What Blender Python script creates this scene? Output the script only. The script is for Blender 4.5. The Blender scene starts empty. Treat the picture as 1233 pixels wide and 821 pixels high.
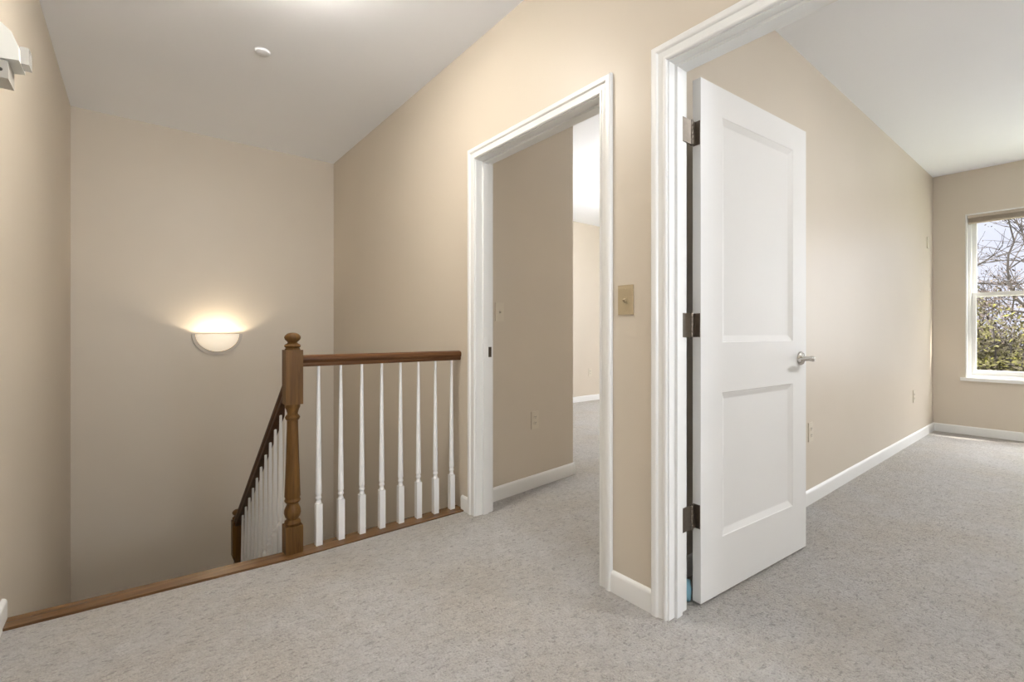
import bpy, bmesh, math, random
from mathutils import Vector, Matrix

C = bpy.context.scene.collection
SC = bpy.context.scene
PI = math.pi

# ------------------------------------------------------------------ camera
IMG_W, IMG_H = 1233, 821
FPX, YAW, HORIZON = 564.632, math.radians(38.624), 400.229
CAM_H = 1.06
cam = bpy.data.cameras.new('camera')
cam.sensor_fit = 'HORIZONTAL'
cam.sensor_width = 36.0
cam.lens = FPX / IMG_W * 36.0
cam.shift_y = -(IMG_H / 2 - HORIZON) / IMG_W
cam.clip_start = 0.02
camo = bpy.data.objects.new('camera', cam)
camo.location = (0, 0, CAM_H)
camo.rotation_euler = (PI / 2, 0, -YAW)
C.objects.link(camo)
SC.camera = camo

# ------------------------------------------------------------------ world, sun, exposure
SC.view_settings.view_transform = 'Standard'
SC.view_settings.look = 'None'
SC.view_settings.exposure = 0.12
SC.view_settings.gamma = 1.0
SC.view_settings.use_curve_mapping = False

w = bpy.data.worlds.new('sky')
SC.world = w
w.use_nodes = True
wn = w.node_tree
wn.nodes.clear()
wo = wn.nodes.new('ShaderNodeOutputWorld')
bg = wn.nodes.new('ShaderNodeBackground')
tc = wn.nodes.new('ShaderNodeTexCoord')
sep = wn.nodes.new('ShaderNodeSeparateXYZ')
rp = wn.nodes.new('ShaderNodeValToRGB')
# hazy morning sky: pale near the horizon, made much brighter higher up to light the floors
for e_, (p_, c_) in zip([rp.color_ramp.elements[0], rp.color_ramp.elements[1], rp.color_ramp.elements.new(0.5)],
                        [(0.0, (0.033, 0.034, 0.040, 1)), (0.55, (0.85, 0.88, 0.95, 1)), (0.30, (0.036, 0.038, 0.045, 1))]):
    e_.position = p_
    e_.color = c_
wn.links.new(tc.outputs['Generated'], sep.inputs[0])
wn.links.new(sep.outputs['Z'], rp.inputs[0])
wn.links.new(rp.outputs[0], bg.inputs['Color'])
bg.inputs['Strength'].default_value = 24.0
wn.links.new(bg.outputs[0], wo.inputs['Surface'])

SUN_DIR = Vector((-0.24, 1.0, -1.15)).normalized()
sl = bpy.data.lights.new('sun', 'SUN')
sl.energy = 9.0
sl.color = (1.0, 0.93, 0.82)
sl.angle = math.radians(0.6)
so = bpy.data.objects.new('sun', sl)
so.rotation_euler = SUN_DIR.to_track_quat('-Z', 'Y').to_euler()
so.location = (8, -8, 9)
C.objects.link(so)

# room lamps (fixtures are built further down) and added fill lights behind the unseen windows
DISC_W, BED_W, SIDE_W = 37.0, 74.0, 90.0     # watts of the ceiling lamps: landing, added ones in bedroom and side room
FILL_BED_W, FILL_SIDE_W, FILL_HALL_W = 52.0, 20.0, 128.0
SCONCE_W = 8.0
LAMP_COL = (1.0, 0.94, 0.84)
WHITE_COL = (0.985, 0.99, 1.0)
SCONCE_COL = (1.0, 0.86, 0.66)
FILL_COL = (0.88, 0.94, 1.0)


def area(name, loc, rot, sx, sy, watts, col):
    l = bpy.data.lights.new(name, 'AREA')
    l.shape = 'RECTANGLE'
    l.size, l.size_y = sx, sy
    l.energy = watts
    l.color = col
    o = bpy.data.objects.new(name, l)
    o.location = loc
    o.rotation_euler = rot
    C.objects.link(o)
    return o


# ------------------------------------------------------------------ main dimensions
H = 2.738           # ceiling
XL, XR = -0.387, 1.526   # hall walls
WT = 0.115          # partition thickness
XB = XR + WT
YC = 4.756          # stairwell end wall
YN = 2.35           # edge of the landing
YS = 1.123          # bedroom side wall
XW = 6.738          # window wall
YF = 4.948          # side room end wall
YREAR = -2.6
ZB = -2.75          # stairwell bottom
DOOR_A = (1.315, 2.242)    # clear openings between jambs (y range)
DOOR_B = (0.055, 0.985)
HEAD = 2.056
CASW = 0.064
WIN = (-0.06, 0.868, 0.592, 2.285)

# added fill lights in place of daylight at unseen windows (the panes stand just inside of these)
area('fill_bedroom', (XW + 0.30, -0.72, 1.45), (0, PI / 2 + 0.15, 0), 1.65, 1.2, FILL_BED_W, FILL_COL)
area('fill_side_room', (XW + 0.30, 3.1, 1.45), (0, PI / 2 - 0.3, 0), 1.65, 1.5, FILL_SIDE_W, FILL_COL)
area('fill_hall', (0.95, YREAR - 0.30, 1.5), (-PI / 2 - 0.95, 0, PI), 1.0, 1.5, FILL_HALL_W, FILL_COL)  # added, tilted up to brighten the hall ceiling


# ------------------------------------------------------------------ materials
def mat(name):
    m = bpy.data.materials.new(name)
    m.use_nodes = True
    nt = m.node_tree
    return m, nt, nt.nodes['Principled BSDF']


def nd(nt, typ, **kw):
    n = nt.nodes.new(typ)
    for k, v in kw.items():
        if k in n.inputs:
            n.inputs[k].default_value = v
        else:
            setattr(n, k, v)
    return n


def ramp(nt, stops):
    r = nt.nodes.new('ShaderNodeValToRGB')
    e = r.color_ramp.elements
    while len(e) > len(stops):
        e.remove(e[-1])
    while len(e) < len(stops):
        e.new(0.5)
    for x, (p, c) in zip(e, stops):
        x.position = p
        x.color = (*c, 1)
    return r


def paint(name, col, rough=0.55, bump=0.02, scale=220.0, vary=0.03, spec=0.4):
    m, nt, b = mat(name)
    t = nd(nt, 'ShaderNodeTexCoord')
    n1 = nd(nt, 'ShaderNodeTexNoise', Scale=1.7, Detail=3.0)
    nt.links.new(t.outputs['Object'], n1.inputs['Vector'])
    lo = tuple(c * (1 - vary) for c in col)
    hi = tuple(min(1, c * (1 + vary)) for c in col)
    r = ramp(nt, [(0.35, lo), (0.65, hi)])
    nt.links.new(n1.outputs['Fac'], r.inputs[0])
    nt.links.new(r.outputs[0], b.inputs['Base Color'])
    b.inputs['Roughness'].default_value = rough
    b.inputs['Specular IOR Level'].default_value = spec
    if bump:
        n2 = nd(nt, 'ShaderNodeTexNoise', Scale=scale, Detail=2.0)
        nt.links.new(t.outputs['Object'], n2.inputs['Vector'])
        bp = nd(nt, 'ShaderNodeBump', Strength=bump, Distance=0.004)
        nt.links.new(n2.outputs['Fac'], bp.inputs['Height'])
        nt.links.new(bp.outputs[0], b.inputs['Normal'])
    return m


def wood(name, dark, light, axis, rough=0.42, spec=0.2):
    m, nt, b = mat(name)
    t = nd(nt, 'ShaderNodeTexCoord')
    mp = nd(nt, 'ShaderNodeMapping')
    s = [26.0, 26.0, 26.0]
    s[axis] = 1.6
    mp.inputs['Scale'].default_value = s
    nt.links.new(t.outputs['Object'], mp.inputs['Vector'])
    n1 = nd(nt, 'ShaderNodeTexNoise', Scale=1.6, Detail=6.0, Roughness=0.65, Distortion=0.6)
    nt.links.new(mp.outputs[0], n1.inputs['Vector'])
    r = ramp(nt, [(0.30, dark), (0.52, tuple((a + c) / 2 for a, c in zip(dark, light))), (0.72, light)])
    nt.links.new(n1.outputs['Fac'], r.inputs[0])
    nt.links.new(r.outputs[0], b.inputs['Base Color'])
    b.inputs['Roughness'].default_value = rough
    b.inputs['Specular IOR Level'].default_value = spec
    bp = nd(nt, 'ShaderNodeBump', Strength=0.08, Distance=0.002)
    nt.links.new(n1.outputs['Fac'], bp.inputs['Height'])
    nt.links.new(bp.outputs[0], b.inputs['Normal'])
    return m


def metal(name, col, rough):
    m, nt, b = mat(name)
    t = nd(nt, 'ShaderNodeTexCoord')
    n = nd(nt, 'ShaderNodeTexNoise', Scale=60.0, Detail=2.0)
    nt.links.new(t.outputs['Object'], n.inputs['Vector'])
    r = ramp(nt, [(0.3, tuple(c * 0.85 for c in col)), (0.7, col)])
    nt.links.new(n.outputs['Fac'], r.inputs[0])
    nt.links.new(r.outputs[0], b.inputs['Base Color'])
    b.inputs['Metallic'].default_value = 1.0
    b.inputs['Roughness'].default_value = rough
    return m


def carpet():
    m, nt, b = mat('carpet')
    t = nd(nt, 'ShaderNodeTexCoord')
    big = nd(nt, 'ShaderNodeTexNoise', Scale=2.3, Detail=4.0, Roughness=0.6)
    mid = nd(nt, 'ShaderNodeTexNoise', Scale=17.0, Detail=5.0, Roughness=0.7, Distortion=0.8)
    fine = nd(nt, 'ShaderNodeTexNoise', Scale=150.0, Detail=3.0, Roughness=0.7)
    vor = nd(nt, 'ShaderNodeTexVoronoi', Scale=105.0)
    for n in (big, mid, fine, vor):
        nt.links.new(t.outputs['Object'], n.inputs['Vector'])
    base = ramp(nt, [(0.30, (0.480, 0.456, 0.430)), (0.70, (0.625, 0.600, 0.575))])
    nt.links.new(mid.outputs['Fac'], base.inputs[0])
    tuft = ramp(nt, [(0.30, (0.60, 0.60, 0.60)), (0.55, (1.0, 1.0, 1.0))])
    nt.links.new(fine.outputs['Fac'], tuft.inputs[0])
    mp = nd(nt, 'ShaderNodeMapping')
    mp.inputs['Rotation'].default_value = (0, 0, math.radians(28))
    mp.inputs['Scale'].default_value = (1.0, 2.1, 1.0)
    nt.links.new(t.outputs['Object'], mp.inputs['Vector'])
    clump = nd(nt, 'ShaderNodeTexNoise', Scale=34.0, Detail=6.0, Roughness=0.72, Distortion=0.5)
    nt.links.new(mp.outputs[0], clump.inputs['Vector'])
    patch = ramp(nt, [(0.36, (0.52, 0.51, 0.50)), (0.47, (1.0, 1.0, 1.0))])
    nt.links.new(clump.outputs['Fac'], patch.inputs[0])
    mx0 = nd(nt, 'ShaderNodeMixRGB', blend_type='MULTIPLY')
    mx0.inputs['Fac'].default_value = 0.8
    nt.links.new(base.outputs[0], mx0.inputs[1])
    nt.links.new(patch.outputs[0], mx0.inputs[2])
    base = mx0
    mx = nd(nt, 'ShaderNodeMixRGB', blend_type='MULTIPLY')
    mx.inputs['Fac'].default_value = 0.6
    nt.links.new(base.outputs[0], mx.inputs[1])
    nt.links.new(tuft.outputs[0], mx.inputs[2])
    lamp_tan = ramp(nt, [(0.32, (0.95, 0.91, 0.84)), (0.60, (1.0, 1.0, 1.0))])  # tan drift painted in place of warm lamplight on the carpet
    nt.links.new(big.outputs['Fac'], lamp_tan.inputs[0])
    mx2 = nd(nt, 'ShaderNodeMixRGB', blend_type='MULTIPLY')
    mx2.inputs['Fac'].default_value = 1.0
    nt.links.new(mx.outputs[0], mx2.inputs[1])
    nt.links.new(lamp_tan.outputs[0], mx2.inputs[2])
    nt.links.new(mx2.outputs[0], b.inputs['Base Color'])
    b.inputs['Roughness'].default_value = 0.95
    b.inputs['Specular IOR Level'].default_value = 0.1
    b.inputs['Sheen Weight'].default_value = 0.25
    b.inputs['Sheen Roughness'].default_value = 0.6
    a1 = nd(nt, 'ShaderNodeMath', operation='MULTIPLY')
    a1.inputs[1].default_value = 0.55
    nt.links.new(fine.outputs['Fac'], a1.inputs[0])
    a2 = nd(nt, 'ShaderNodeMath', operation='MULTIPLY_ADD')
    a2.inputs[1].default_value = 0.9
    nt.links.new(mid.outputs['Fac'], a2.inputs[0])
    nt.links.new(a1.outputs[0], a2.inputs[2])
    a5 = nd(nt, 'ShaderNodeMath', operation='MULTIPLY_ADD')
    a5.inputs[1].default_value = 1.4
    nt.links.new(clump.outputs['Fac'], a5.inputs[0])
    nt.links.new(a2.outputs[0], a5.inputs[2])
    a2 = a5
    a3 = nd(nt, 'ShaderNodeMath', operation='MULTIPLY_ADD')
    a3.inputs[1].default_value = -0.5
    nt.links.new(vor.outputs['Distance'], a3.inputs[0])
    nt.links.new(a2.outputs[0], a3.inputs[2])
    bp = nd(nt, 'ShaderNodeBump', Strength=0.8, Distance=0.02)
    nt.links.new(a3.outputs[0], bp.inputs['Height'])
    nt.links.new(bp.outputs[0], b.inputs['Normal'])
    return m


def leaf_mat(name, stops):
    m, nt, b = mat(name)
    t = nd(nt, 'ShaderNodeTexCoord')
    n = nd(nt, 'ShaderNodeTexNoise', Scale=2.6, Detail=6.0, Roughness=0.75)
    nt.links.new(t.outputs['Object'], n.inputs['Vector'])
    r = ramp(nt, stops)
    nt.links.new(n.outputs['Fac'], r.inputs[0])
    nt.links.new(r.outputs[0], b.inputs['Base Color'])
    b.inputs['Roughness'].default_value = 0.9
    b.inputs['Specular IOR Level'].default_value = 0.1
    return m


M_WALL = paint('wall_paint', (0.628, 0.560, 0.470), 0.42, 0.05, 160.0, 0.012)
M_CEIL = paint('ceiling_paint', (0.925, 0.945, 0.995), 0.7, 0.06, 120.0, 0.01)
M_TRIM = paint('trim_paint', (0.80, 0.80, 0.79), 0.32, 0.0, vary=0.01, spec=0.5)
M_DOOR = paint('door_paint', (0.78, 0.78, 0.775), 0.45, 0.015, 90.0, 0.012, spec=0.3)
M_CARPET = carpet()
M_OAK_Z = wood('oak_upright', (0.074, 0.034, 0.009), (0.185, 0.093, 0.026), 2)
M_OAK_X = wood('oak_crosswise', (0.070, 0.028, 0.010), (0.160, 0.072, 0.026), 0)
M_OAK_Y = wood('oak_lengthwise', (0.050, 0.020, 0.008), (0.110, 0.048, 0.018), 1)
M_NOSE = wood('oak_threshold', (0.085, 0.038, 0.012), (0.190, 0.095, 0.036), 0, 0.16, 0.5)
M_BAL = paint('baluster_paint', (0.82, 0.82, 0.82), 0.35, 0.0, vary=0.01, spec=0.5)
M_IVORY = paint('ivory_plastic', (0.430, 0.345, 0.220), 0.35, 0.0, vary=0.01)
M_ALMOND = paint('almond_plastic', (0.66, 0.60, 0.50), 0.35, 0.0, vary=0.01)
M_DARKSLOT = paint('socket_slot', (0.05, 0.045, 0.04), 0.6, 0.0, vary=0.0)
M_WHITEP = paint('white_plastic', (0.80, 0.81, 0.78), 0.4, 0.0, vary=0.01)
M_GREYP = paint('grey_plastic', (0.42, 0.41, 0.38), 0.5, 0.0, vary=0.01)
M_HINGE = metal('hinge_steel', (0.22, 0.19, 0.16), 0.38)
M_NICKEL = metal('satin_nickel', (0.62, 0.60, 0.56), 0.25)
M_BRONZE = metal('strike_bronze', (0.10, 0.085, 0.07), 0.4)
M_RIM = paint('sconce_rim', (0.50, 0.45, 0.39), 0.4, 0.0, vary=0.01)
M_VINYL = paint('window_vinyl', (0.82, 0.82, 0.80), 0.35, 0.0, vary=0.01)
M_BLIND = paint('blind_slats', (0.50, 0.43, 0.35), 0.5, 0.0, vary=0.02)
M_BLUE = paint('blue_cloth', (0.24, 0.46, 0.57), 0.8, 0.1, 300.0, 0.1)
M_GRASS = leaf_mat('lawn', [(0.3, (0.06, 0.07, 0.025)), (0.7, (0.16, 0.16, 0.06))])
M_BARK = leaf_mat('bark', [(0.3, (0.030, 0.026, 0.025)), (0.7, (0.075, 0.066, 0.062))])
M_LEAF = leaf_mat('spring_leaves', [(0.36, (0.030, 0.023, 0.019)), (0.50, (0.045, 0.040, 0.020)), (0.62, (0.120, 0.115, 0.025))])
M_LEAF2 = leaf_mat('brown_leaves', [(0.35, (0.030, 0.024, 0.021)), (0.55, (0.065, 0.050, 0.042)), (0.68, (0.10, 0.09, 0.04))])

# clear pane: see-through with a mirror sheen at grazing angles
M_GLASS = bpy.data.materials.new('window_glass')
M_GLASS.use_nodes = True
nt = M_GLASS.node_tree
nt.nodes.clear()
g_o = nd(nt, 'ShaderNodeOutputMaterial')
g_t = nd(nt, 'ShaderNodeBsdfTransparent')
g_g = nd(nt, 'ShaderNodeBsdfGlossy', Roughness=0.02)
g_m = nd(nt, 'ShaderNodeMixShader')
g_m.inputs[0].default_value = 0.03
nt.links.new(g_t.outputs[0], g_m.inputs[1])
nt.links.new(g_g.outputs[0], g_m.inputs[2])
nt.links.new(g_m.outputs[0], g_o.inputs[0])

# frosted glass of lit lamps
M_SHADE, nt, b = mat('lit_frosted_glass')
n1 = nd(nt, 'ShaderNodeTexNoise', Scale=9.0, Detail=3.0)
r1 = ramp(nt, [(0.3, (1.0, 0.80, 0.56)), (0.7, (1.0, 0.88, 0.70))])
nt.links.new(n1.outputs['Fac'], r1.inputs[0])
nt.links.new(r1.outputs[0], b.inputs['Emission Color'])
b.inputs['Emission Strength'].default_value = 0.55
b.inputs['Base Color'].default_value = (0.85, 0.78, 0.68, 1)
b.inputs['Roughness'].default_value = 0.35
M_LENS, nt, b = mat('clear_plastic')
b.inputs['Base Color'].default_value = (0.88, 0.88, 0.86, 1)
b.inputs['Transmission Weight'].default_value = 0.6
b.inputs['Roughness'].default_value = 0.12


def globe_mat(watts, r, col=None):
    col = col or LAMP_COL
    m, nt, b = mat('lit_globe')
    n = nd(nt, 'ShaderNodeTexNoise', Scale=4.0, Detail=2.0)
    rr = ramp(nt, [(0.3, tuple(c * 0.97 for c in col)), (0.7, col)])
    nt.links.new(n.outputs['Fac'], rr.inputs[0])
    nt.links.new(rr.outputs[0], b.inputs['Emission Color'])
    b.inputs['Base Color'].default_value = (0.85, 0.82, 0.78, 1)
    b.inputs['Emission Strength'].default_value = watts / (4 * PI * PI * r * r)
    return m


# ------------------------------------------------------------------ mesh helpers
def add_box(bm, x0, x1, y0, y1, z0, z1):
    v = [bm.verts.new(p) for p in ((x0, y0, z0), (x1, y0, z0), (x1, y1, z0), (x0, y1, z0),
                                   (x0, y0, z1), (x1, y0, z1), (x1, y1, z1), (x0, y1, z1))]
    fs = [bm.faces.new([v[i] for i in q]) for q in
          ((0, 3, 2, 1), (4, 5, 6, 7), (0, 1, 5, 4), (1, 2, 6, 5), (2, 3, 7, 6), (3, 0, 4, 7))]
    return v, fs


def bevel(bm, r, seg=2, limit=0.5):
    es = [e for e in bm.edges if len(e.link_faces) == 2 and e.calc_face_angle(0) > limit]
    bmesh.ops.bevel(bm, geom=es, offset=r, segments=seg, profile=0.5, affect='EDGES', clamp_overlap=True)


def bx(x0, x1, y0, y1, z0, z1, bev=0.0, seg=2):
    bm = bmesh.new()
    add_box(bm, x0, x1, y0, y1, z0, z1)
    if bev:
        bevel(bm, bev, seg)
    return bm


def add_prism(bm, prof, path_pts, cap=True):
    """prof[k] positions per station already in 3D: list of rings of equal length."""
    rings = [[bm.verts.new(p) for p in ring] for ring in path_pts]
    n = len(rings[0])
    for a, b_ in zip(rings[:-1], rings[1:]):
        for i in range(n):
            j = (i + 1) % n
            bm.faces.new((a[i], a[j], b_[j], b_[i]))
    if cap:
        bm.faces.new(list(reversed(rings[0])))
        bm.faces.new(rings[-1])


def add_lathe(bm, prof, cx=0, cy=0, seg=20, square=False, half=None):
    """prof: (radius, z) pairs from bottom to top."""
    rings = []
    for r, z in prof:
        if r < 1e-5:
            rings.append([bm.verts.new((cx, cy, z))])
        else:
            rings.append([bm.verts.new((cx + r * math.cos(2 * PI * k / seg), cy + r * math.sin(2 * PI * k / seg), z))
                          for k in range(seg)])
    for a, b_ in zip(rings[:-1], rings[1:]):
        if len(a) == 1 and len(b_) == 1:
            continue
        for k in range(seg):
            j = (k + 1) % seg
            if len(a) == 1:
                bm.faces.new((a[0], b_[j], b_[k]))
            elif len(b_) == 1:
                bm.faces.new((a[k], a[j], b_[0]))
            else:
                bm.faces.new((a[k], a[j], b_[j], b_[k]))
    if len(rings[0]) > 1:
        bm.faces.new(list(reversed(rings[0])))
    if len(rings[-1]) > 1:
        bm.faces.new(rings[-1])


def add_tube(bm, pts, radii, seg=6):
    pts = [Vector(p) for p in pts]
    rings = []
    for i, p in enumerate(pts):
        d = (pts[min(i + 1, len(pts) - 1)] - pts[max(i - 1, 0)]).normalized()
        up = Vector((0, 0, 1)) if abs(d.z) < 0.9 else Vector((1, 0, 0))
        u = d.cross(up).normalized()
        v = u.cross(d)
        rings.append([bm.verts.new(p + (u * math.cos(2 * PI * k / seg) + v * math.sin(2 * PI * k / seg)) * radii[i])
                      for k in range(seg)])
    for a, b_ in zip(rings[:-1], rings[1:]):
        for k in range(seg):
            j = (k + 1) % seg
            bm.faces.new((a[k], b_[k], b_[j], a[j]))
    bm.faces.new(rings[0])
    bm.faces.new(list(reversed(rings[-1])))


def obj(name, bm, material, parent=None, smooth=None):
    bmesh.ops.recalc_face_normals(bm, faces=bm.faces)
    me = bpy.data.meshes.new(name)
    bm.to_mesh(me)
    bm.free()
    me.materials.append(material)
    if smooth:
        for p in me.polygons:
            p.use_smooth = True
        try:
            me.set_sharp_from_angle(angle=math.radians(smooth))
        except Exception:
            pass
    o = bpy.data.objects.new(name, me)
    C.objects.link(o)
    if parent:
        o.parent = parent
        o.matrix_parent_inverse = parent.matrix_basis.inverted()
    return o


def struct(name, bm, material, smooth=None):
    o = obj(name, bm, material, None, smooth)
    o['kind'] = 'structure'
    return o


def tag(o, label, cat, group=None):
    o['label'] = label
    o['category'] = cat
    if group:
        o['group'] = group
    return o


def thing(name, loc, label, cat, group=None, rotz=0.0):
    o = bpy.data.objects.new(name, None)
    o.empty_display_size = 0.05
    o.location = loc
    o.rotation_euler = (0, 0, rotz)
    C.objects.link(o)
    return tag(o, label, cat, group)


def sub(name, bm, material, parent, smooth=None):
    """child built in the parent's own coordinates"""
    o = obj(name, bm, material, None, smooth)
    o.parent = parent
    return o


def holed(bm, axis, a0, a1, u0, u1, z0, z1, holes):
    """wall solid with rectangular holes; axis 'x': thickness a0..a1 along x, u along y; axis 'y' the other way."""
    us = sorted({u0, u1, *[h[0] for h in holes], *[h[1] for h in holes]})
    zs = sorted({z0, z1, *[h[2] for h in holes], *[h[3] for h in holes]})
    us = [u for u in us if u0 <= u <= u1]
    zs = [z for z in zs if z0 <= z <= z1]

    def solid(i, j):
        if not (0 <= i < len(us) - 1 and 0 <= j < len(zs) - 1):
            return False
        cu, cz = (us[i] + us[i + 1]) / 2, (zs[j] + zs[j + 1]) / 2
        return not any(h[0] < cu < h[1] and h[2] < cz < h[3] for h in holes)

    def P(a, u, z):
        return (a, u, z) if axis == 'x' else (u, a, z)

    def quad(*ps):
        bm.faces.new([bm.verts.new(p) for p in ps])

    for i in range(len(us) - 1):
        for j in range(len(zs) - 1):
            if not solid(i, j):
                continue
            A, B, Z0, Z1 = us[i], us[i + 1], zs[j], zs[j + 1]
            quad(P(a0, A, Z0), P(a0, B, Z0), P(a0, B, Z1), P(a0, A, Z1))
            quad(P(a1, A, Z0), P(a1, B, Z0), P(a1, B, Z1), P(a1, A, Z1))
            if not solid(i - 1, j):
                quad(P(a0, A, Z0), P(a1, A, Z0), P(a1, A, Z1), P(a0, A, Z1))
            if not solid(i + 1, j):
                quad(P(a0, B, Z0), P(a1, B, Z0), P(a1, B, Z1), P(a0, B, Z1))
            if not solid(i, j - 1):
                quad(P(a0, A, Z0), P(a1, A, Z0), P(a1, B, Z0), P(a0, B, Z0))
            if not solid(i, j + 1):
                quad(P(a0, A, Z1), P(a1, A, Z1), P(a1, B, Z1), P(a0, B, Z1))
    bmesh.ops.remove_doubles(bm, verts=bm.verts, dist=1e-5)
    return bm


def base_run(bm, p0, p1, n, h=0.086, t=0.014):
    """baseboard along p0->p1 (xy), standing off the wall along n, rounded top"""
    prof = [(0, 0), (t, 0), (t, h - 0.016), (t * 0.86, h - 0.008), (t * 0.5, h - 0.002), (0, h)]
    rings = []
    for p in (p0, p1):
        rings.append([(p[0] + n[0] * a, p[1] + n[1] * a, z) for a, z in prof])
    add_prism(bm, None, rings)


# ------------------------------------------------------------------ setting: walls, floor, ceiling
bm = bmesh.new()
holed(bm, 'x', XL - 0.12, XL, YREAR - 0.115, YC + 0.12, ZB, H, [])
struct('wall_left', bm, M_WALL)
struct('wall_far', bx(XL - 0.12, XB, YC, YC + 0.12, ZB, H), M_WALL)
JT = 0.018
bm = bmesh.new()
holed(bm, 'x', XR, XB, YREAR, YC, ZB, H,
      [(DOOR_A[0] - JT, DOOR_A[1] + JT, -0.02, HEAD + JT), (DOOR_B[0] - JT, DOOR_B[1] + JT, -0.02, HEAD + JT)])
struct('wall_right', bm, M_WALL)
HW = (0.45, 1.45, 0.75, 2.25)  # unseen rear window opening, added for hall light
bm = bmesh.new()
holed(bm, 'y', YREAR - 0.115, YREAR, XL, XB, 0.0, H, [HW])
struct('wall_rear', bm, M_WALL)
# bedroom
BY0 = -3.2
struct('wall_bedroom_side', bx(XB, XW, YS, YS + WT, 0, H), M_WALL)
W2 = (-1.12, -0.17, 0.592, 2.285)
W3 = (2.35, 3.85, 0.592, 2.285)
bm = bmesh.new()
holed(bm, 'x', XW, XW + 0.15, BY0 - 0.115, YF + 0.12, 0.0, H, [WIN, W2, W3])
struct('wall_window', bm, M_WALL)
struct('wall_bedroom_rear', bx(XB, XW, BY0 - 0.115, BY0, 0, H), M_WALL)
struct('wall_bedroom_hall', bx(XR, XB, BY0 - 0.115, YREAR, 0, H), M_WALL)
# side room: the slightly skewed closet block just inside of the open doorway, and the far end wall
bm = bmesh.new()
q = [(XB, 2.365), (2.552, 2.462), (2.552, YF), (XB, YF)]
add_prism(bm, None, [[(x, y, 0.0) for x, y in q], [(x, y, H) for x, y in q]])
struct('wall_closet', bm, M_WALL)
struct('wall_side_room', bx(XB, XW, YF, YF + 0.12, 0, H), M_WALL)

# one carpet through hall and rooms
bm = bmesh.new()
add_box(bm, XL, XB, YREAR, YN, -0.22, 0.0)
add_box(bm, XB, XW, BY0, YS, -0.22, 0.0)
add_box(bm, XB, XW, YS, YF, -0.22, 0.0)
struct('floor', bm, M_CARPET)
struct('ceiling', bx(XL - 0.12, XW + 0.15, BY0 - 0.115, YF + 0.12, H, H + 0.15), M_CEIL)

# stairwell below the landing
RISE, RUN = 0.194, 0.254
Y0S = 2.405
XN = 0.585                   # line of newels and stair balusters
bm = bmesh.new()
for k in range(1, 7):
    y = Y0S + RUN * (k - 1)
    add_box(bm, XL, XN + 0.06, y, y + RUN + (0.02 if k < 6 else 0.0), -RISE * k - 0.30, -RISE * k)
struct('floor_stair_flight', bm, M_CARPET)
YLAND = Y0S + RUN * 6
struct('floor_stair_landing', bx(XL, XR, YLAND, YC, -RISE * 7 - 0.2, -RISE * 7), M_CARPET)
bm = bmesh.new()
for k in range(1, 8):
    y = YLAND - RUN * (k - 1)
    add_box(bm, XN + 0.07, XR, y - RUN - 0.02, y, ZB, -RISE * 7 - RISE * k)
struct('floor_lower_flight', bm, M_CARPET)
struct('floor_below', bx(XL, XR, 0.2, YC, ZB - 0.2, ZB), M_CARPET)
struct('wall_below', bx(XL, XR, 0.2, 0.3, ZB, -0.22), M_WALL)

# baseboards
bm = bmesh.new()
base_run(bm, (XL, YREAR), (XL, 2.505), (1, 0))
struct('baseboard_left', bm, M_TRIM, 40)
bm = bmesh.new()
base_run(bm, (XR, DOOR_A[1] + CASW + 0.002), (XR, 2.385), (-1, 0))
base_run(bm, (XR, DOOR_B[1] + CASW + 0.002), (XR, DOOR_A[0] - CASW - 0.002), (-1, 0))
base_run(bm, (XR, YREAR), (XR, DOOR_B[0] - CASW - 0.002), (-1, 0))
struct('baseboard_hall', bm, M_TRIM, 40)
bm = bmesh.new()
base_run(bm, (XB + 0.0, YS), (XW, YS), (0, -1))
struct('baseboard_bedroom', bm, M_TRIM, 40)
bm = bmesh.new()
base_run(bm, (XW, BY0), (XW, YS), (-1, 0))
struct('baseboard_window', bm, M_TRIM, 40)
bm = bmesh.new()
nv = Vector((2.462 - 2.365, -(2.552 - XB))).normalized()
base_run(bm, (XB, 2.365), (2.552 + 0.012, 2.462 + 0.001), (nv.x, nv.y))
base_run(bm, (2.552, 2.45), (2.552, YF), (1, 0))
struct('baseboard_closet', bm, M_TRIM, 40)
bm = bmesh.new()
base_run(bm, (2.552, YF), (XW, YF), (0, -1))
struct('baseboard_side_room', bm, M_TRIM, 40)

# door casings with jambs and stops
CAS = [(0.0, 0.0), (0.0, 0.009), (0.004, 0.0125), (0.010, 0.0125), (0.0135, 0.009), (0.018, 0.0085), (0.034, 0.0115),
       (0.0375, 0.0165), (0.042, 0.019), (0.056, 0.019), (CASW - 0.003, 0.0165), (CASW, 0.012), (CASW, 0.0)]


def door_trim(name, y0, y1, xf, sgn):
    bm = bmesh.new()
    rv = 0.005
    rings = []
    for st in range(4):
        ring = []
        for w_, t_ in CAS:
            w2 = w_ + rv
            yy = (y0 - w2) if st in (0, 1) else (y1 + w2)
            zz = -0.004 if st in (0, 3) else HEAD + w2
            ring.append((xf + sgn * t_, yy, zz))
        rings.append(ring)
    add_prism(bm, None, rings)
    return bm


def jamb_bm(y0, y1, stop0, stop1):
    bm = bmesh.new()
    e = 0.001
    add_box(bm, XR - e, XB + e, y0 - JT, y0, -0.004, HEAD + JT)
    add_box(bm, XR - e, XB + e, y1, y1 + JT, -0.004, HEAD + JT)
    add_box(bm, XR - e, XB + e, y0, y1, HEAD, HEAD + JT)
    s = 0.011
    add_box(bm, stop0, stop1, y0, y0 + s, -0.004, HEAD)
    add_box(bm, stop0, stop1, y1 - s, y1, -0.004, HEAD)
    add_box(bm, stop0, stop1, y0 + s, y1 - s, HEAD - s, HEAD)
    return bm


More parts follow.
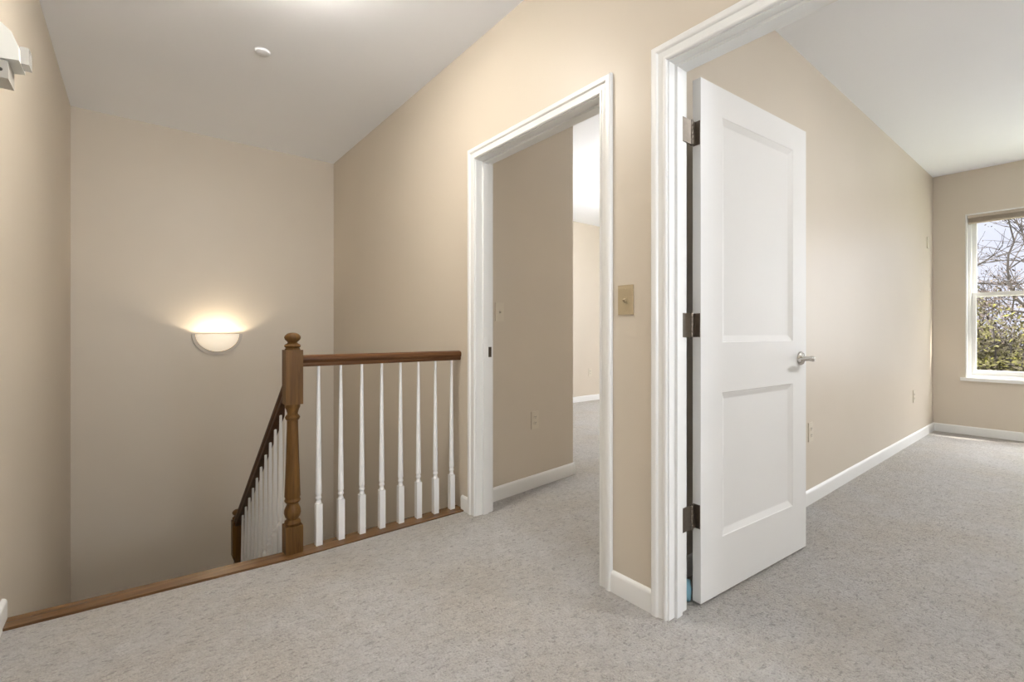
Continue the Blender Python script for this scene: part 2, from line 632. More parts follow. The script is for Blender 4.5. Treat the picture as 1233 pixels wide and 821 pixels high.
def doorway(n, y0, y1, stop0, stop1):
    o = struct('trim_%d' % n, jamb_bm(y0, y1, stop0, stop1), M_TRIM)
    for xf, sgn in ((XR, -1), (XB, 1)):
        c = obj('casing', door_trim('casing', y0, y1, xf, sgn), M_TRIM, o, 25)
    return o


tA = doorway(1, DOOR_A[0], DOOR_A[1], XR + 0.045, XR + 0.080)
tB = doorway(2, DOOR_B[0], DOOR_B[1], XR + 0.036, XR + 0.071)
o = obj('strike_plate', bx(XR + 0.083, XR + 0.108, DOOR_A[1] - 0.0025, DOOR_A[1] + 0.001, 0.915, 0.975, 0.001), M_BRONZE, tA)
o['label'] = 'small dark strike plate'

# threshold of the stair opening
bm = bmesh.new()
a, c_ = (XL, 2.425), (XN - 0.04, 2.352)
q = [(a[0], a[1]), (c_[0], c_[1]), (XN - 0.04, 2.352 + 0.085), (XL, 2.425 + 0.085)]
add_prism(bm, None, [[(x, y, -0.030) for x, y in q], [(x, y, 0.010) for x, y in q]])
bevel(bm, 0.007, 3)
nos = struct('trim_3', bm, M_NOSE, 40)
# carpet strip up to the skewed threshold
bm = bmesh.new()
q = [(XL, YN), (XN - 0.04, YN), (XN - 0.04, 2.356), (XL, 2.43)]
add_prism(bm, None, [[(x, y, -0.2) for x, y in q], [(x, y, 0.0) for x, y in q]])
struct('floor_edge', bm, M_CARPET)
# painted face of the floor opening under the railing
struct('trim_4', bx(XL, XR, 2.355, 2.400, -0.24, -0.031), M_TRIM)

# ------------------------------------------------------------------ bedroom window
ZW0, ZW1 = WIN[2], WIN[3]
win = struct('window_1', bx(XW - 0.03, XW + 0.10, WIN[0] - 0.04, WIN[1] + 0.036, ZW0 - 0.034, ZW0, 0.006), M_VINYL)
win['label'] = 'double hung white window with raised blind in the bedroom'


def frame_bm(x0, x1, y0, y1, z0, z1, wl, wb, wt_):
    bm = bmesh.new()
    holed(bm, 'x', x0, x1, y0, y1, z0, z1, [(y0 + wl, y1 - wl, z0 + wb, z1 - wt_)])
    bevel(bm, 0.003, 1)
    return bm


obj('jamb_liner', frame_bm(XW - 0.004, XW + 0.15, WIN[0], WIN[1], ZW0, ZW1, 0.012, 0.004, 0.012), M_VINYL, win)
obj('window_frame', frame_bm(XW + 0.050, XW + 0.140, WIN[0] + 0.012, WIN[1] - 0.012, ZW0 + 0.004, ZW1 - 0.012, 0.026, 0.024, 0.03), M_VINYL, win)
ZM = 1.452
SY0, SY1 = WIN[0] + 0.038, WIN[1] - 0.038
us = obj('upper_sash', frame_bm(XW + 0.096, XW + 0.126, SY0, SY1, ZM - 0.022, ZW1 - 0.042, 0.036, 0.042, 0.04), M_VINYL, win)
obj('pane', bx(XW + 0.109, XW + 0.113, SY0 + 0.03, SY1 - 0.03, ZM + 0.01, ZW1 - 0.075), M_GLASS, us)
ls = obj('lower_sash', frame_bm(XW + 0.062, XW + 0.092, SY0, SY1, ZW0 + 0.028, ZM + 0.022, 0.036, 0.052, 0.042), M_VINYL, win)
obj('pane', bx(XW + 0.075, XW + 0.079, SY0 + 0.03, SY1 - 0.03, ZW0 + 0.075, ZM - 0.012), M_GLASS, ls)
obj('sash_lock', bx(XW + 0.054, XW + 0.090, 0.38, 0.44, ZM + 0.022, ZM + 0.036, 0.004), M_VINYL, ls)
# unseen windows, added to let in light: frame and glass too
for n, W_ in ((2, W2), (3, W3)):
    o = struct('window_%d' % n, frame_bm(XW + 0.04, XW + 0.13, W_[0], W_[1], W_[2], W_[3], 0.05, 0.06, 0.05), M_VINYL)
    obj('meeting_rail', bx(XW + 0.06, XW + 0.11, W_[0] + 0.05, W_[1] - 0.05, ZM - 0.02, ZM + 0.02), M_VINYL, o)
    obj('pane', bx(XW + 0.084, XW + 0.088, W_[0] + 0.045, W_[1] - 0.045, W_[2] + 0.055, W_[3] - 0.045), M_GLASS, o)
bm = bmesh.new()
holed(bm, 'y', YREAR - 0.10, YREAR - 0.03, HW[0], HW[1], HW[2], HW[3], [(HW[0] + 0.05, HW[1] - 0.05, HW[2] + 0.05, HW[3] - 0.05)])
o = struct('window_4', bm, M_VINYL)
obj('pane', bx(HW[0] + 0.045, HW[1] - 0.045, YREAR - 0.07, YREAR - 0.066, HW[2] + 0.045, HW[3] - 0.045), M_GLASS, o)

# raised blind at the window head
bl = thing('window_blind', (XW + 0.02, (WIN[0] + WIN[1]) / 2, ZW1 - 0.012), 'tan slatted blind pulled up into a stack at the head of the bedroom window', 'blind')
hw = (WIN[1] - WIN[0]) / 2 - 0.016
sub('head_rail', bx(-0.018, 0.026, -hw, hw, -0.030, -0.001, 0.003), M_BLIND, bl)
bm = bmesh.new()
for k in range(9):
    z = -0.034 - 0.0042 * k
    add_box(bm, -0.014, 0.024, -hw + 0.004, hw - 0.004, z - 0.0022, z)
sub('slat_stack', bm, M_BLIND, bl)
sub('bottom_rail', bx(-0.013, 0.023, -hw + 0.004, hw - 0.004, -0.086, -0.072, 0.003), M_BLIND, bl)

# ------------------------------------------------------------------ railing on the landing
NW = 0.0385


def newel_bm(base_h, ztop_block, zbot_block, tot):
    """square foot, turned shaft, square head, ball finial; z from 0"""
    bm = bmesh.new()
    v, f = add_box(bm, -NW, NW, -NW, NW, 0.0, base_h)
    v2, f2 = add_box(bm, -NW, NW, -NW, NW, zbot_block, ztop_block)
    bevel(bm, 0.006, 2)
    b0 = base_h - 0.004
    pr = [(0.026, b0), (0.034, base_h + 0.004), (0.037, base_h + 0.012), (0.034, base_h + 0.021), (0.027, base_h + 0.028),
          (0.027, base_h + 0.032), (0.034, base_h + 0.042), (0.038, base_h + 0.058), (0.035, base_h + 0.078), (0.027, base_h + 0.096),
          (0.026, base_h + 0.104), (0.033, base_h + 0.110), (0.0365, base_h + 0.118), (0.033, base_h + 0.127), (0.033, base_h + 0.131),
          (0.036, base_h + 0.138)]
    zs0, zs1 = base_h + 0.138, zbot_block - 0.080
    for k in range(1, 9):
        t = k / 8
        pr.append((0.036 - 0.0115 * t ** 0.85, zs0 + (zs1 - zs0) * t))
    pr += [(0.0245, zs1), (0.031, zs1 + 0.008), (0.034, zs1 + 0.016), (0.030, zs1 + 0.024), (0.024, zs1 + 0.030), (0.024, zs1 + 0.036),
           (0.028, zs1 + 0.052), (0.034, zs1 + 0.066), (0.034, zbot_block + 0.002)]
    add_lathe(bm, pr, seg=24)
    t0 = ztop_block
    pr = [(0.034, t0 - 0.003), (0.035, t0 + 0.004), (0.030, t0 + 0.010), (0.035, t0 + 0.014), (0.037, t0 + 0.020), (0.034, t0 + 0.026),
          (0.024, t0 + 0.032), (0.021, t0 + 0.037), (0.026, t0 + 0.042), (0.034, t0 + 0.050), (0.037, t0 + 0.060), (0.034, t0 + 0.069),
          (0.024, t0 + 0.078), (0.012, t0 + 0.082), (0, t0 + 0.083)]
    add_lathe(bm, pr, seg=24)
    return bm


def rail_ring(w=1.0):
    # handrail section: (across, up) with the top at 0
    return [(-0.020, -0.056), (-0.024, -0.046), (-0.022, -0.038), (-0.029, -0.030), (-0.0305, -0.018), (-0.027, -0.008), (-0.016, -0.0015),
            (0.0, 0.0), (0.016, -0.0015), (0.027, -0.008), (0.0305, -0.018), (0.029, -0.030), (0.022, -0.038), (0.024, -0.046), (0.020, -0.056)]


def baluster_bm(hb, ztop, shear=0.0):
    """square foot up to hb, turned collar, long taper up to ztop"""
    bm = bmesh.new()
    s = 0.0155
    v, f = add_box(bm, -s, s, -s, s, 0.0, hb)
    bevel(bm, 0.0035, 2)
    pr = [(0.010, hb - 0.003), (0.0145, hb + 0.004), (0.0125, hb + 0.010), (0.0105, hb + 0.016), (0.011, hb + 0.022), (0.0145, hb + 0.027),
          (0.0145, hb + 0.033), (0.012, hb + 0.037), (0.0125, hb + 0.045), (0.0150, hb + 0.050), (0.0148, hb + 0.056)]
    z0 = hb + 0.056
    for k in range(1, 9):
        t = k / 8
        pr.append((0.0148 - 0.0080 * t, z0 + (ztop - z0) * t))
    add_lathe(bm, pr, seg=14)
    return bm


YR = 2.428
rail = thing('landing_railing', (XN, YR, 0.0), 'wooden guard railing on the landing with white balusters and oak newel post', 'railing')
sub('newel_post', newel_bm(0.135, 0.976, 0.716, 1.06), M_OAK_Z, rail, 35)['label'] = 'brown oak newel post with a ball finial'
bm = bmesh.new()
xr0, xr1 = NW - 0.004, XR - XN - 0.0005
zt = 0.950
rings = [[(x, a, zt + z) for a, z in rail_ring()] for x in (xr0, xr1)]
add_prism(bm, None, rings)
sub('handrail', bm, M_OAK_X, rail, 40)['label'] = 'level oak handrail'
bm = bx(NW + 0.0005, xr1, 2.352 - YR, 2.455 - YR, -0.030, 0.006, 0.006, 3)
b2 = bx(-0.040, NW + 0.0005, 2.352 - YR, -NW - 0.0005, -0.030, 0.006, 0.006, 3)
tmp = bpy.data.meshes.new('strip')
b2.to_mesh(tmp)
b2.free()
bm.from_mesh(tmp)
bpy.data.meshes.remove(tmp)
sub('base_strip', bm, M_NOSE, rail, 40)['label'] = 'oak strip along the floor edge'
zb = 0.205
b0 = None
for k in range(8):
    x = 0.119 + k * 0.1095
    if b0 is None:
        b0 = sub('baluster', baluster_bm(zb, zt - 0.055), M_BAL, rail, 40)
        o = b0
    else:
        o = b0.copy()
        C.objects.link(o)
        o.parent = rail
    o.location = (x, -0.006, 0.004)
    o['label'] = 'white turned baluster'

# ------------------------------------------------------------------ railing down the stairs
SLOPE = RISE / RUN


def zrail(y):        # top of the sloping handrail
    return 0.838 - SLOPE * (y - 2.48)


def zstr(y):         # top of the closed stringer
    return -SLOPE * (y - 2.40) + 0.035


YN2 = 4.005
sr = thing('stair_railing', (XN, 3.2, -0.6), 'sloping dark wood stair railing with white balusters going down behind the newel post', 'railing')
OX, OY, OZ = XN, 3.2, -0.6
bm = bmesh.new()
ya, yb = YR + NW + 0.0008, YN2 - NW + 0.002
rings = [[(a, y - OY, zrail(y) + z * 1.25 - OZ) for a, z in rail_ring()] for y in (ya, yb)]
add_prism(bm, None, rings)
sub('handrail', bm, M_OAK_Y, sr, 40)['label'] = 'sloping dark oak handrail'
bm = bmesh.new()
ring0 = [(-0.028, ya), (-0.028, yb)]
prof = lambda y: [(-0.026, y - OY, zstr(y) - 0.40 - OZ), (0.026, y - OY, zstr(y) - 0.40 - OZ), (0.026, y - OY, zstr(y) - OZ), (-0.026, y - OY, zstr(y) - OZ)]
add_prism(bm, None, [prof(ya + 0.02), prof(yb)])
sub('stringer', bm, M_TRIM, sr)
nb = sub('newel_post', newel_bm(0.135, 1.02, 0.76, 1.1), M_OAK_Z, sr, 35)
nb.location = (0, YN2 - OY, -RISE * 7 - OZ)
nb['label'] = 'lower oak newel post with a ball finial'
ys_ = [2.545, 2.667, 2.790, 2.912, 3.035, 3.165, 3.292, 3.419, 3.546, 3.673, 3.800]
b1 = None
for y in ys_:
    top = zrail(y) - 0.062
    bot = zstr(y) - 0.03
    if b1 is None:
        b1 = sub('baluster', baluster_bm(0.255, top - bot), M_BAL, sr, 40)
        o = b1
    else:
        o = b1.copy()
        C.objects.link(o)
        o.parent = sr
    o.location = (0, y - OY, bot - OZ)
    o['label'] = 'white turned stair baluster'

# wall handrail of the lower flight, seen between the balusters
wr = thing('wall_handrail', (XR - 0.06, 3.86, -0.52), 'dark wooden handrail on the stairwell wall seen low between the white balusters', 'handrail')
bm = bmesh.new()
rings = [[(a * 0.9, -d, -SLOPE * d + z) for a, z in rail_ring()] for d in (0.0, 1.6)]
add_prism(bm, None, rings)
sub('rail', bm, M_OAK_Y, wr, 40)
for d in (0.25, 1.3):
    bm = bmesh.new()
    zc = -SLOPE * d - 0.05
    add_tube(bm, [(0, -d, zc), (0.0, -d, zc - 0.035), (0.03, -d, zc - 0.05), (0.0595, -d, zc - 0.05)], [0.006] * 4, 8)
    sub('bracket', bm, M_BRONZE, wr)

# ------------------------------------------------------------------ bedroom door
P0, P1 = Vector((1.6955, 0.9575)), Vector((2.563, 0.897))
DW = (P1 - P0).length
DANG = math.atan2(P1.y - P0.y, P1.x - P0.x)
DT = 0.035
door = bpy.data.objects.new('door_1', None)
door.location = (P0.x, P0.y, 0.0)
door.rotation_euler = (0, 0, DANG)
C.objects.link(door)
door['kind'] = 'structure'
door['label'] = 'white two-panel bedroom door standing open'
door['category'] = 'door'
DZ0, DZ1 = 0.013, 2.044
PANELS = [(0.146, 0.735, 0.238, 0.818), (0.146, 0.735, 1.020, 1.926)]
LOOPS = [(0.0, 0.0), (0.003, 0.0025), (0.006, 0.0032), (0.026, 0.0105), (0.030, 0.0110)]


def door_face(bm, yf, sgn):
    xs = [0, PANELS[0][0], PANELS[0][1], DW]
    zs = [DZ0, PANELS[0][2], PANELS[0][3], PANELS[1][2], PANELS[1][3], DZ1]
    for i in range(3):
        for j in range(5):
            if i == 1 and j in (1, 3):
                continue
            bm.faces.new([bm.verts.new(p) for p in ((xs[i], yf, zs[j]), (xs[i + 1], yf, zs[j]), (xs[i + 1], yf, zs[j + 1]), (xs[i], yf, zs[j + 1]))])
    for x0, x1, z0, z1 in PANELS:
        prev = None
        for ins, dep in LOOPS:
            y = yf + sgn * dep
            ring = [bm.verts.new(p) for p in ((x0 + ins, y, z0 + ins), (x1 - ins, y, z0 + ins), (x1 - ins, y, z1 - ins), (x0 + ins, y, z1 - ins))]
            if prev:
                for k in range(4):
                    j = (k + 1) % 4
                    bm.faces.new((prev[k], prev[j], ring[j], ring[k]))
            prev = ring
        bm.faces.new(prev)


bm = bmesh.new()
door_face(bm, 0.0, 1)
door_face(bm, DT, -1)
for ps in (((0, 0, DZ0), (0, DT, DZ0), (0, DT, DZ1), (0, 0, DZ1)), ((DW, 0, DZ0), (DW, DT, DZ0), (DW, DT, DZ1), (DW, 0, DZ1)),
           ((0, 0, DZ0), (DW, 0, DZ0), (DW, DT, DZ0), (0, DT, DZ0)), ((0, 0, DZ1), (DW, 0, DZ1), (DW, DT, DZ1), (0, DT, DZ1))):
    bm.faces.new([bm.verts.new(p) for p in ps])
bmesh.ops.remove_doubles(bm, verts=bm.verts, dist=1e-5)
sub('slab', bm, M_DOOR, door)['label'] = 'white panelled slab'

HX, HZ = DW - 0.060, 0.935
bm = bmesh.new()
for sgn, yf in ((-1, 0.0), (1, DT)):
    def ringc(r, y):
        return [(HX + r * math.cos(2 * PI * k / 24), y, HZ + r * math.sin(2 * PI * k / 24)) for k in range(24)]
    prof = [(0.033, 0.0), (0.033, 0.004), (0.029, 0.010), (0.016, 0.013), (0.0115, 0.017), (0.0105, 0.040), (0.013, 0.047), (0.013, 0.058), (0.008, 0.064)]
    add_prism(bm, None, [ringc(r, yf + sgn * d) for r, d in prof])
    y = yf + sgn * 0.053
    add_tube(bm, [(HX, y, HZ), (HX - 0.03, y, HZ + 0.001), (HX - 0.07, y - sgn * 0.004, HZ), (HX - 0.105, y - sgn * 0.010, HZ - 0.004)],
             [0.0115, 0.0100, 0.0090, 0.0085], 12)
hd = sub('door_handle', bm, M_NICKEL, door, 50)
hd['label'] = 'satin nickel lever handle'
sub('latch_plate', bx(DW - 0.0005, DW + 0.001, 0.006, DT - 0.006, HZ - 0.028, HZ + 0.028), M_NICKEL, door)
# hinges: one leaf on the door edge, knuckle, one leaf reaching the jamb
Minv = Matrix.Translation(Vector((P0.x, P0.y, 0))) @ Matrix.Rotation(DANG, 4, 'Z')
Minv = Minv.inverted()
for z in (1.832, 1.088, 0.347):
    bm = bmesh.new()
    # leaf on the door edge
    add_box(bm, -0.0025, 0.0005, 0.002, DT - 0.003, z - 0.046, z + 0.046)
    kp = Vector((-0.024, DT + 0.000, 0))
    # knuckle in five barrels
    for k in range(5):
        zz = z - 0.046 + k * 0.0184
        bm2 = []
        add_lathe(bm, [(0.0062, zz + 0.0008), (0.0070, zz + 0.002), (0.0070, zz + 0.0164), (0.0062, zz + 0.0176)], kp.x, kp.y - 0.012, 10)
    for zz in (z - 0.050, z + 0.046):
        add_lathe(bm, [(0.003, zz), (0.0055, zz + 0.001), (0.0055, zz + 0.003), (0.003, zz + 0.004)], kp.x, kp.y - 0.012, 10)
    # links from the knuckle to each leaf
    v, f = add_box(bm, kp.x, -0.001, kp.y - 0.0135, kp.y - 0.0105, z - 0.045, z + 0.045)
    # leaf on the jamb (in world coordinates, brought into the door's)
    lv = []
    jy = DOOR_B[1]
    a_ = [(XB - 0.035, jy - 0.003), (XB + 0.004, jy - 0.003), (P0.x - 0.026, P0.y + DT - 0.012), (P0.x - 0.026, P0.y + DT - 0.008), (XB + 0.004, jy - 0.0002), (XB - 0.035, jy - 0.0002)]
    add_prism(bm, None, [[Minv @ Vector((x, y, z - 0.046)) for x, y in a_], [Minv @ Vector((x, y, z + 0.046)) for x, y in a_]])
    h_ = sub('hinge', bm, M_HINGE, door, 40)
    h_['label'] = 'dark steel hinge'

# blue cloth on the carpet behind the door
bm = bmesh.new()
random.seed(4)
vs = [bm.verts.new(Vector((random.gauss(0, 1), random.gauss(0, 1), random.gauss(0, 1))).normalized()) for _ in range(60)]
bmesh.ops.convex_hull(bm, input=vs)
bmesh.ops.subdivide_edges(bm, edges=bm.edges[:], cuts=1, use_grid_fill=True)
for v in bm.verts:
    d = 1 + 0.10 * math.sin(v.co.x * 7 + 1) * math.sin(v.co.y * 6) + 0.05 * math.sin(v.co.z * 11)
    v.co = Vector((v.co.x * 0.027 * d, v.co.y * 0.019 * d, max(0.0, v.co.z * 0.05 * d + 0.038)))
bc = obj('cloth', bm, M_BLUE, None, 60)
bc.location = (1.694, 1.017, 0.0)
tag(bc, 'small blue crumpled cloth on the carpet behind the hinge side of the bedroom door', 'cloth')

# ------------------------------------------------------------------ switches and sockets
def plate(w_, h_, t=0.006):
    return bx(-w_ / 2, w_ / 2, -t, 0.0, -h_ / 2, h_ / 2, 0.0022, 2)


def switch(loc, rotz, label, m):
    t = thing('light_switch', loc, label, 'light switch', None, rotz)
    sub('cover_plate', plate(0.072, 0.118), m, t)
    bm = bx(-0.0065, 0.0065, -0.0075, -0.005, -0.013, 0.013, 0.001, 1)
    sub('bezel', bm, m, t)
    bm = bmesh.new()
    v, f = add_box(bm, -0.005, 0.005, -0.017, -0.006, -0.004, 0.006)
    bmesh.ops.rotate(bm, verts=v, cent=(0, -0.006, 0), matrix=Matrix.Rotation(math.radians(28), 3, 'X'))
    sub('toggle', bm, m, t)
    for z in (-0.042, 0.042):
        bm = bmesh.new()
        add_lathe(bm, [(0.0032, 0), (0.0028, 0.0012)], 0, 0, 10)
        for v in bm.verts:
            x, y, zz = v.co
            v.co = (x, -0.0058 - zz, y + z)
        sub('screw', bm, m, t)
    return t


def socket_face(z):
    bm = bmesh.new()
    n = 20
    ring = []
    for k in range(n):
        a = 2 * PI * k / n
        ring.append((0.0165 * math.cos(a), max(-0.0125, min(0.0125, 0.0165 * math.sin(a))) + z))
    add_prism(bm, None, [[(x, -0.005, zz) for x, zz in ring], [(x, -0.0085, zz) for x, zz in ring]])
    return bm


def slots(z):
    bm = bmesh.new()
    add_box(bm, -0.0078, -0.0052, -0.0090, -0.0080, z - 0.001, z + 0.008)
    add_box(bm, 0.0052, 0.0078, -0.0090, -0.0080, z - 0.001, z + 0.007)
    add_box(bm, -0.0022, 0.0022, -0.0090, -0.0080, z - 0.0085, z - 0.0045)
    return bm


def outlet(loc, rotz, label, m):
    t = thing('wall_outlet', loc, label, 'outlet', None, rotz)
    sub('cover_plate', plate(0.072, 0.118), m, t)
    for z in (0.020, -0.020):
        s = sub('socket', socket_face(z), m, t)
        k = obj('slot', slots(z), M_DARKSLOT)
        k.parent = s
    return t


RZ = -PI / 2    # plates on the wall that faces -x
switch((XR, 1.179, 1.190), RZ, 'ivory toggle light switch on the wall strip between the two doorways', M_IVORY)


def on_closet(x):
    return 2.365 + (x - XB) * (2.462 - 2.365) / (2.552 - XB)


CA = math.atan2(2.462 - 2.365, 2.552 - XB)
switch((1.80, on_closet(1.80), 1.19), CA, 'almond light switch just inside the narrow doorway at the left edge of its wall', M_ALMOND)
outlet((2.13, on_closet(2.13), 0.46), CA, 'almond outlet low on the shaded wall inside the narrow doorway', M_ALMOND)
outlet((5.51, YF, 0.44), 0, 'pale outlet low on the bright far wall seen through the narrow doorway', M_ALMOND)
outlet((3.275, YS, 0.441), 0, 'almond outlet on the bedroom wall beside the free edge of the door', M_ALMOND)
outlet((5.886, YS, 0.441), 0, 'almond outlet on the bedroom wall near the window corner', M_ALMOND)
wp = thing('wall_plate', (6.48, YS, 2.0), 'small blank plate high on the bedroom wall near the window corner', 'wall plate')
sub('cover_plate', plate(0.072, 0.118), M_ALMOND, wp)
sub('screw', bx(-0.003, 0.003, -0.0072, -0.005, -0.003, 0.003), M_ALMOND, wp)

# ------------------------------------------------------------------ wall sconce
SX, SZ = 0.541, 1.047
sco = thing('wall_sconce', (SX, YC, SZ), 'lit half-bowl wall sconce with frosted glass on the stairwell wall', 'wall lamp')
RX, RZ_, RY = 0.160, 0.150, 0.125      # glass bowl
bm = bmesh.new()
nu, nv_ = 28, 12


def bowl(rx, rz, ry, cap=0.0):
    pts = []
    for j in range(nv_ + 1):
        phi = (PI / 2) * j / nv_           # 0 = rim, pi/2 = bottom
        row = []
        for i in range(nu + 1):
            th = PI * i / nu
            row.append((rx * math.cos(phi) * math.cos(th), -ry * math.cos(phi) * math.sin(th), -rz * math.sin(phi)))
        pts.append(row)
    return pts


outer, inner = bowl(RX, RZ_, RY), bowl(RX - 0.006, RZ_ - 0.006, RY - 0.006)
vo = [[bm.verts.new((x, y - 0.020, z)) for x, y, z in row] for row in outer]
vi = [[bm.verts.new((x, y - 0.020, z)) for x, y, z in row] for row in inner]
for j in range(nv_):
    for i in range(nu):
        bm.faces.new((vo[j][i], vo[j][i + 1], vo[j + 1][i + 1], vo[j + 1][i]))
        bm.faces.new((vi[j][i], vi[j + 1][i], vi[j + 1][i + 1], vi[j][i + 1]))
for i in range(nu):
    bm.faces.new((vo[0][i], vi[0][i], vi[0][i + 1], vo[0][i + 1]))
bmesh.ops.remove_doubles(bm, verts=bm.verts, dist=1e-5)
sub('glass_shade', bm, M_SHADE, sco, 60)['label'] = 'glowing frosted half bowl'
bm = bmesh.new()
r0 = [(0.186 * math.cos(PI + PI * k / 32), 0.180 * math.sin(PI + PI * k / 32)) for k in range(33)]
add_prism(bm, None, [[(x, -0.0005, z) for x, z in r0], [(x, -0.020, z) for x, z in r0]])
bevel(bm, 0.006, 2, 1.0)
sub('back_plate', bm, M_RIM, sco, 40)['label'] = 'taupe half-round rim'
bm = bmesh.new()
r = 0.026
add_lathe(bm, [(r * math.sin(PI * k / 12) if 0 < k < 12 else 0.0, -0.070 - r * math.cos(PI * k / 12)) for k in range(13)], 0, -0.092, 18)
sub('bulb', bm, globe_mat(SCONCE_W, r, SCONCE_COL), sco, 60)
# ------------------------------------------------------------------ wall alarm, sprinkler cover
em = thing('wall_alarm', (XL, 2.20, 2.0), 'white wall alarm with clear strobe lens high on the left hall wall', 'alarm')
bm = bmesh.new()
pz = [(0.0, 0.062), (0.046, 0.056), (0.068, 0.036), (0.083, -0.004), (0.085, -0.052), (0.0, -0.064)]
add_prism(bm, None, [[(x, 0.0, z) for x, z in pz], [(x, 0.115, z) for x, z in pz]])
bevel(bm, 0.006, 2)
sub('housing', bm, M_WHITEP, em, 40)
gr = sub('mounting_box', bx(0.0, 0.060, 0.006, 0.105, -0.118, -0.060, 0.004), M_GREYP, em)
bm = bmesh.new()
add_lathe(bm, [(0.006, 0.0), (0.005, 0.002)], 0, 0, 10)
for v in bm.verts:
    x, y, z = v.co
    v.co = (0.042 + x, 0.006 - z, -0.092 + y)
k = obj('screw', bm, M_DARKSLOT)
k.parent = gr
bm = bx(0.080, 0.104, 0.035, 0.095, -0.046, 0.010, 0.008, 2)
sub('strobe_lens', bm, M_LENS, em, 40)

bm = bmesh.new()
add_lathe(bm, [(0.0, -0.012), (0.036, -0.012), (0.040, -0.009), (0.040, -0.003), (0.044, -0.003), (0.044, 0.0)], 0, 0, 28)
sp = obj('sprinkler_cover', bm, M_CEIL, None, 40)
sp.location = (0.584, 3.119, H)
tag(sp, 'small round white sprinkler cover on the ceiling above the stairs', 'sprinkler')

# ------------------------------------------------------------------ ceiling lamps (outside the frame; bedroom and side room ones added)
def ceiling_lamp(x, y, z, r, watts, label, col=None):
    t = thing('ceiling_lamp', (x, y, H), label, 'ceiling lamp')
    bm = bmesh.new()
    add_lathe(bm, [(0.03, -0.03), (0.06, -0.022), (0.07, 0.0)], 0, 0, 24)
    sub('ceiling_rose', bm, M_NICKEL, t, 40)
    bm = bmesh.new()
    add_lathe(bm, [(0.006, z + r - 0.004 - H), (0.006, -0.028)], 0, 0, 10)
    sub('rod', bm, M_NICKEL, t, 40)
    bm = bmesh.new()
    add_lathe(bm, [(r * math.sin(PI * k / 16) if 0 < k < 16 else 0.0, z - H - r * math.cos(PI * k / 16)) for k in range(17)], 0, 0, 32)
    sub('globe', bm, globe_mat(watts, r, col), t, 60)
    return t




# flat round lamp under the ceiling above the head of the stairs (above the frame)


def flat_lamp(x, y, watts, col, label):
    dl = thing('ceiling_lamp', (x, y, H), label, 'ceiling lamp')
    r, h = 0.14, 0.050
    bm = bmesh.new()
    add_lathe(bm, [(r, -0.020), (r + 0.006, -0.018), (r + 0.006, 0.0)], 0, 0, 36)
    sub('housing', bm, M_WHITEP, dl, 40)
    bm = bmesh.new()
    add_lathe(bm, [(0.0, -0.0205 - h), (r - 0.012, -0.0205 - h), (r, -0.0125 - h), (r, -0.0205)], 0, 0, 36)
    k = watts / (PI * (PI * r * r + 2 * PI * r * h))          # radiance of the lit drum
    rr = 0.1
    sub('diffuser', bm, globe_mat(k * 4 * PI * PI * rr * rr, rr, col), dl, 40)


flat_lamp(0.50, 2.14, DISC_W, LAMP_COL, 'flat round white ceiling lamp above the head of the stairs')
flat_lamp(3.05, -1.0, BED_W, WHITE_COL, 'added unseen flat round white ceiling lamp in the bedroom')  # lamp added out of view to brighten the bedroom

ceiling_lamp(4.4, 3.0, 2.2, 0.14, SIDE_W, 'added unseen round white hanging globe lamp in the side room', WHITE_COL)  # globe added out of view to brighten the side room

# ------------------------------------------------------------------ outdoors: lawn, trees, shrubs
struct('ground', bx(7.5, 60, -25, 40, -3.3, -3.1), M_GRASS)


def grow(bm, p, d, L, r, depth, rng, tips, spread=0.55, kids=3):
    pts, rad = [p.copy()], [r]
    q_ = p.copy()
    dd = d.copy()
    n = 4
    for k in range(n):
        dd = (dd + Vector((rng.gauss(0, 0.13), rng.gauss(0, 0.13), rng.gauss(0.03, 0.10)))).normalized()
        q_ = q_ + dd * (L / n)
        pts.append(q_.copy())
        rad.append(r * (1 - 0.42 * (k + 1) / n))
    add_tube(bm, pts, rad, 6 if r > 0.02 else 4)
    if depth == 0:
        tips.append(q_.copy())
        return
    for k in range(kids):
        ax = dd.orthogonal().normalized()
        ax.rotate(Matrix.Rotation(rng.uniform(0, 2 * PI), 3, dd))
        nd_ = (dd + ax * rng.uniform(0.35, 0.35 + spread)).normalized()
        src = pts[rng.choice((2, 3, 4))] if k else pts[-1]
        grow(bm, src, nd_, L * rng.uniform(0.62, 0.82), r * 0.56, depth - 1, rng, tips, spread, kids)
    tips.append(q_.copy())


def leaves(centres, per, size, spread, rng):
    bm = bmesh.new()
    for c0 in centres:
        for _ in range(per):
            c1 = c0 + Vector((rng.gauss(0, spread), rng.gauss(0, spread), rng.gauss(0, spread)))
            u = Vector((rng.gauss(0, 1), rng.gauss(0, 1), rng.gauss(0, 1))).normalized()
            v = u.orthogonal().normalized()
            s = size * rng.uniform(0.6, 1.3)
            a = [c1 + u * s, c1 + v * s * 0.45, c1 - u * s, c1 - v * s * 0.45]
            bm.faces.new([bm.verts.new(x) for x in a])
    return bm


def tree(loc, seed, label, L, r, depth, lean, leaf, per, size, spread, m, kids=3):
    rng = random.Random(seed)
    t = thing('tree', loc, label, 'tree', 'trees outside the bedroom window')
    bm = bmesh.new()
    tips = []
    grow(bm, Vector((0, 0, 0)), Vector(lean).normalized(), L, r, depth, rng, tips, kids=kids)
    sub('branches', bm, M_BARK, t, 60)
    if leaf:
        sub('foliage', leaves(tips, per, size, spread, rng), m, t)
    return t


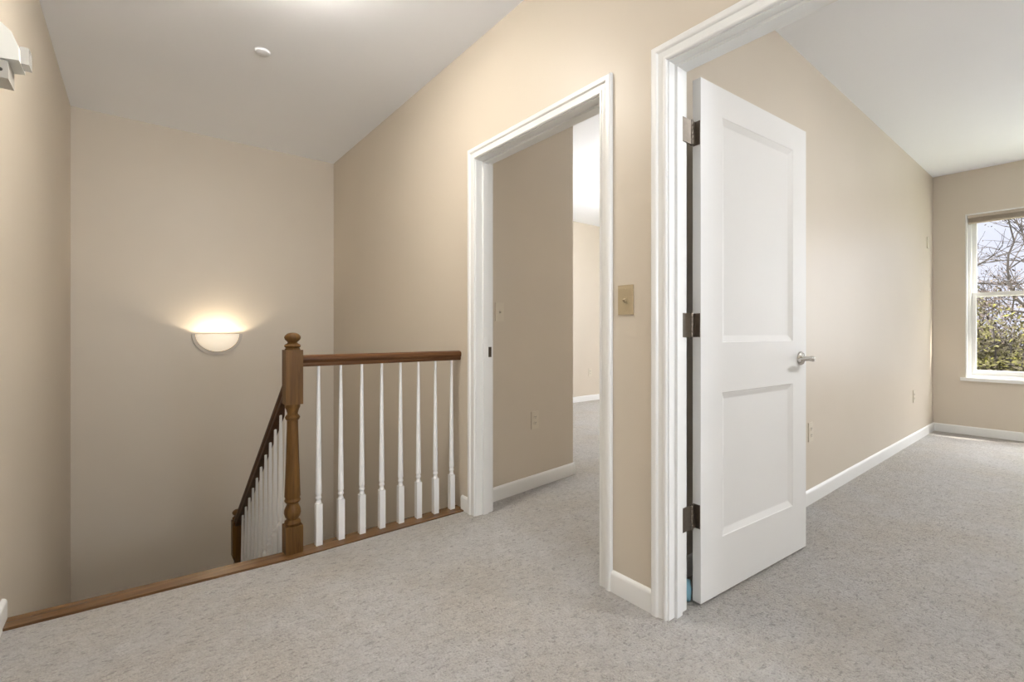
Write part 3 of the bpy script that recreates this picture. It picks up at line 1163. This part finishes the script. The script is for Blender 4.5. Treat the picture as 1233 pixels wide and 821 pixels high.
def shrub(loc, seed, label, hgt, wid, n, m):
    rng = random.Random(seed)
    t = thing('shrub', loc, label, 'shrub', 'shrubs outside the bedroom window')
    bm = bmesh.new()
    cs = []
    for k in range(64):
        a = rng.uniform(0, 2 * PI)
        rr = wid * math.sqrt(rng.random())
        top = Vector((rr * math.cos(a), rr * math.sin(a), hgt * (1.0 - 0.45 * (rr / wid) ** 2) * rng.uniform(0.75, 1.0)))
        mid = Vector((top.x * 0.5 + rng.gauss(0, 0.1), top.y * 0.5 + rng.gauss(0, 0.1), top.z * 0.5))
        add_tube(bm, [(top.x * 0.1, top.y * 0.1, 0), mid, top], [0.035, 0.022, 0.008], 5)
        for q_ in range(7):
            cs.append(mid.lerp(top, rng.uniform(-0.4, 1.05)))
        for q_ in range(3):
            s_ = mid.lerp(top, rng.uniform(0, 0.9))
            e_ = s_ + Vector((rng.gauss(0, 0.4), rng.gauss(0, 0.4), rng.uniform(0.1, 0.6)))
            add_tube(bm, [s_, (s_ + e_) / 2 + Vector((rng.gauss(0, .05), rng.gauss(0, .05), 0.03)), e_], [0.012, 0.009, 0.004], 4)
            cs.append(e_)
    sub('branches', bm, M_BARK, t, 60)
    sub('foliage', leaves(cs, int(n * 1.7), 0.042, 0.18, rng), m, t)
    return t


GZ = -3.1
tree((22.5, 4.9, GZ), 11, 'bare grey tree whose branches cross the upper window pane', 3.3, 0.16, 5, (0, -0.08, 1), False, 0, 0, 0, None, 4)
tree((31.0, 0.5, GZ), 5, 'farther bare tree with fine twigs behind the upper window pane', 4.4, 0.18, 5, (0, 0.1, 1), True, 1, 0.05, 0.2, M_LEAF2, 4)
shrub((12.6, 1.25, GZ), 3, 'yellow-green shrub filling the lower window pane', 5.0, 1.35, 30, M_LEAF)
shrub((12.9, 5.6, GZ), 8, 'brown twiggy shrub beside the yellow-green one outside the bedroom window', 5.2, 1.35, 26, M_LEAF2)
shrub((12.9, -3.0, GZ), 9, 'brownish shrub at the right of the yellow-green one outside the window', 5.2, 1.35, 26, M_LEAF2)
shrub((16.4, 2.2, GZ), 21, 'tall grey-brown shrub standing behind the yellow-green one', 6.0, 1.7, 26, M_LEAF2)
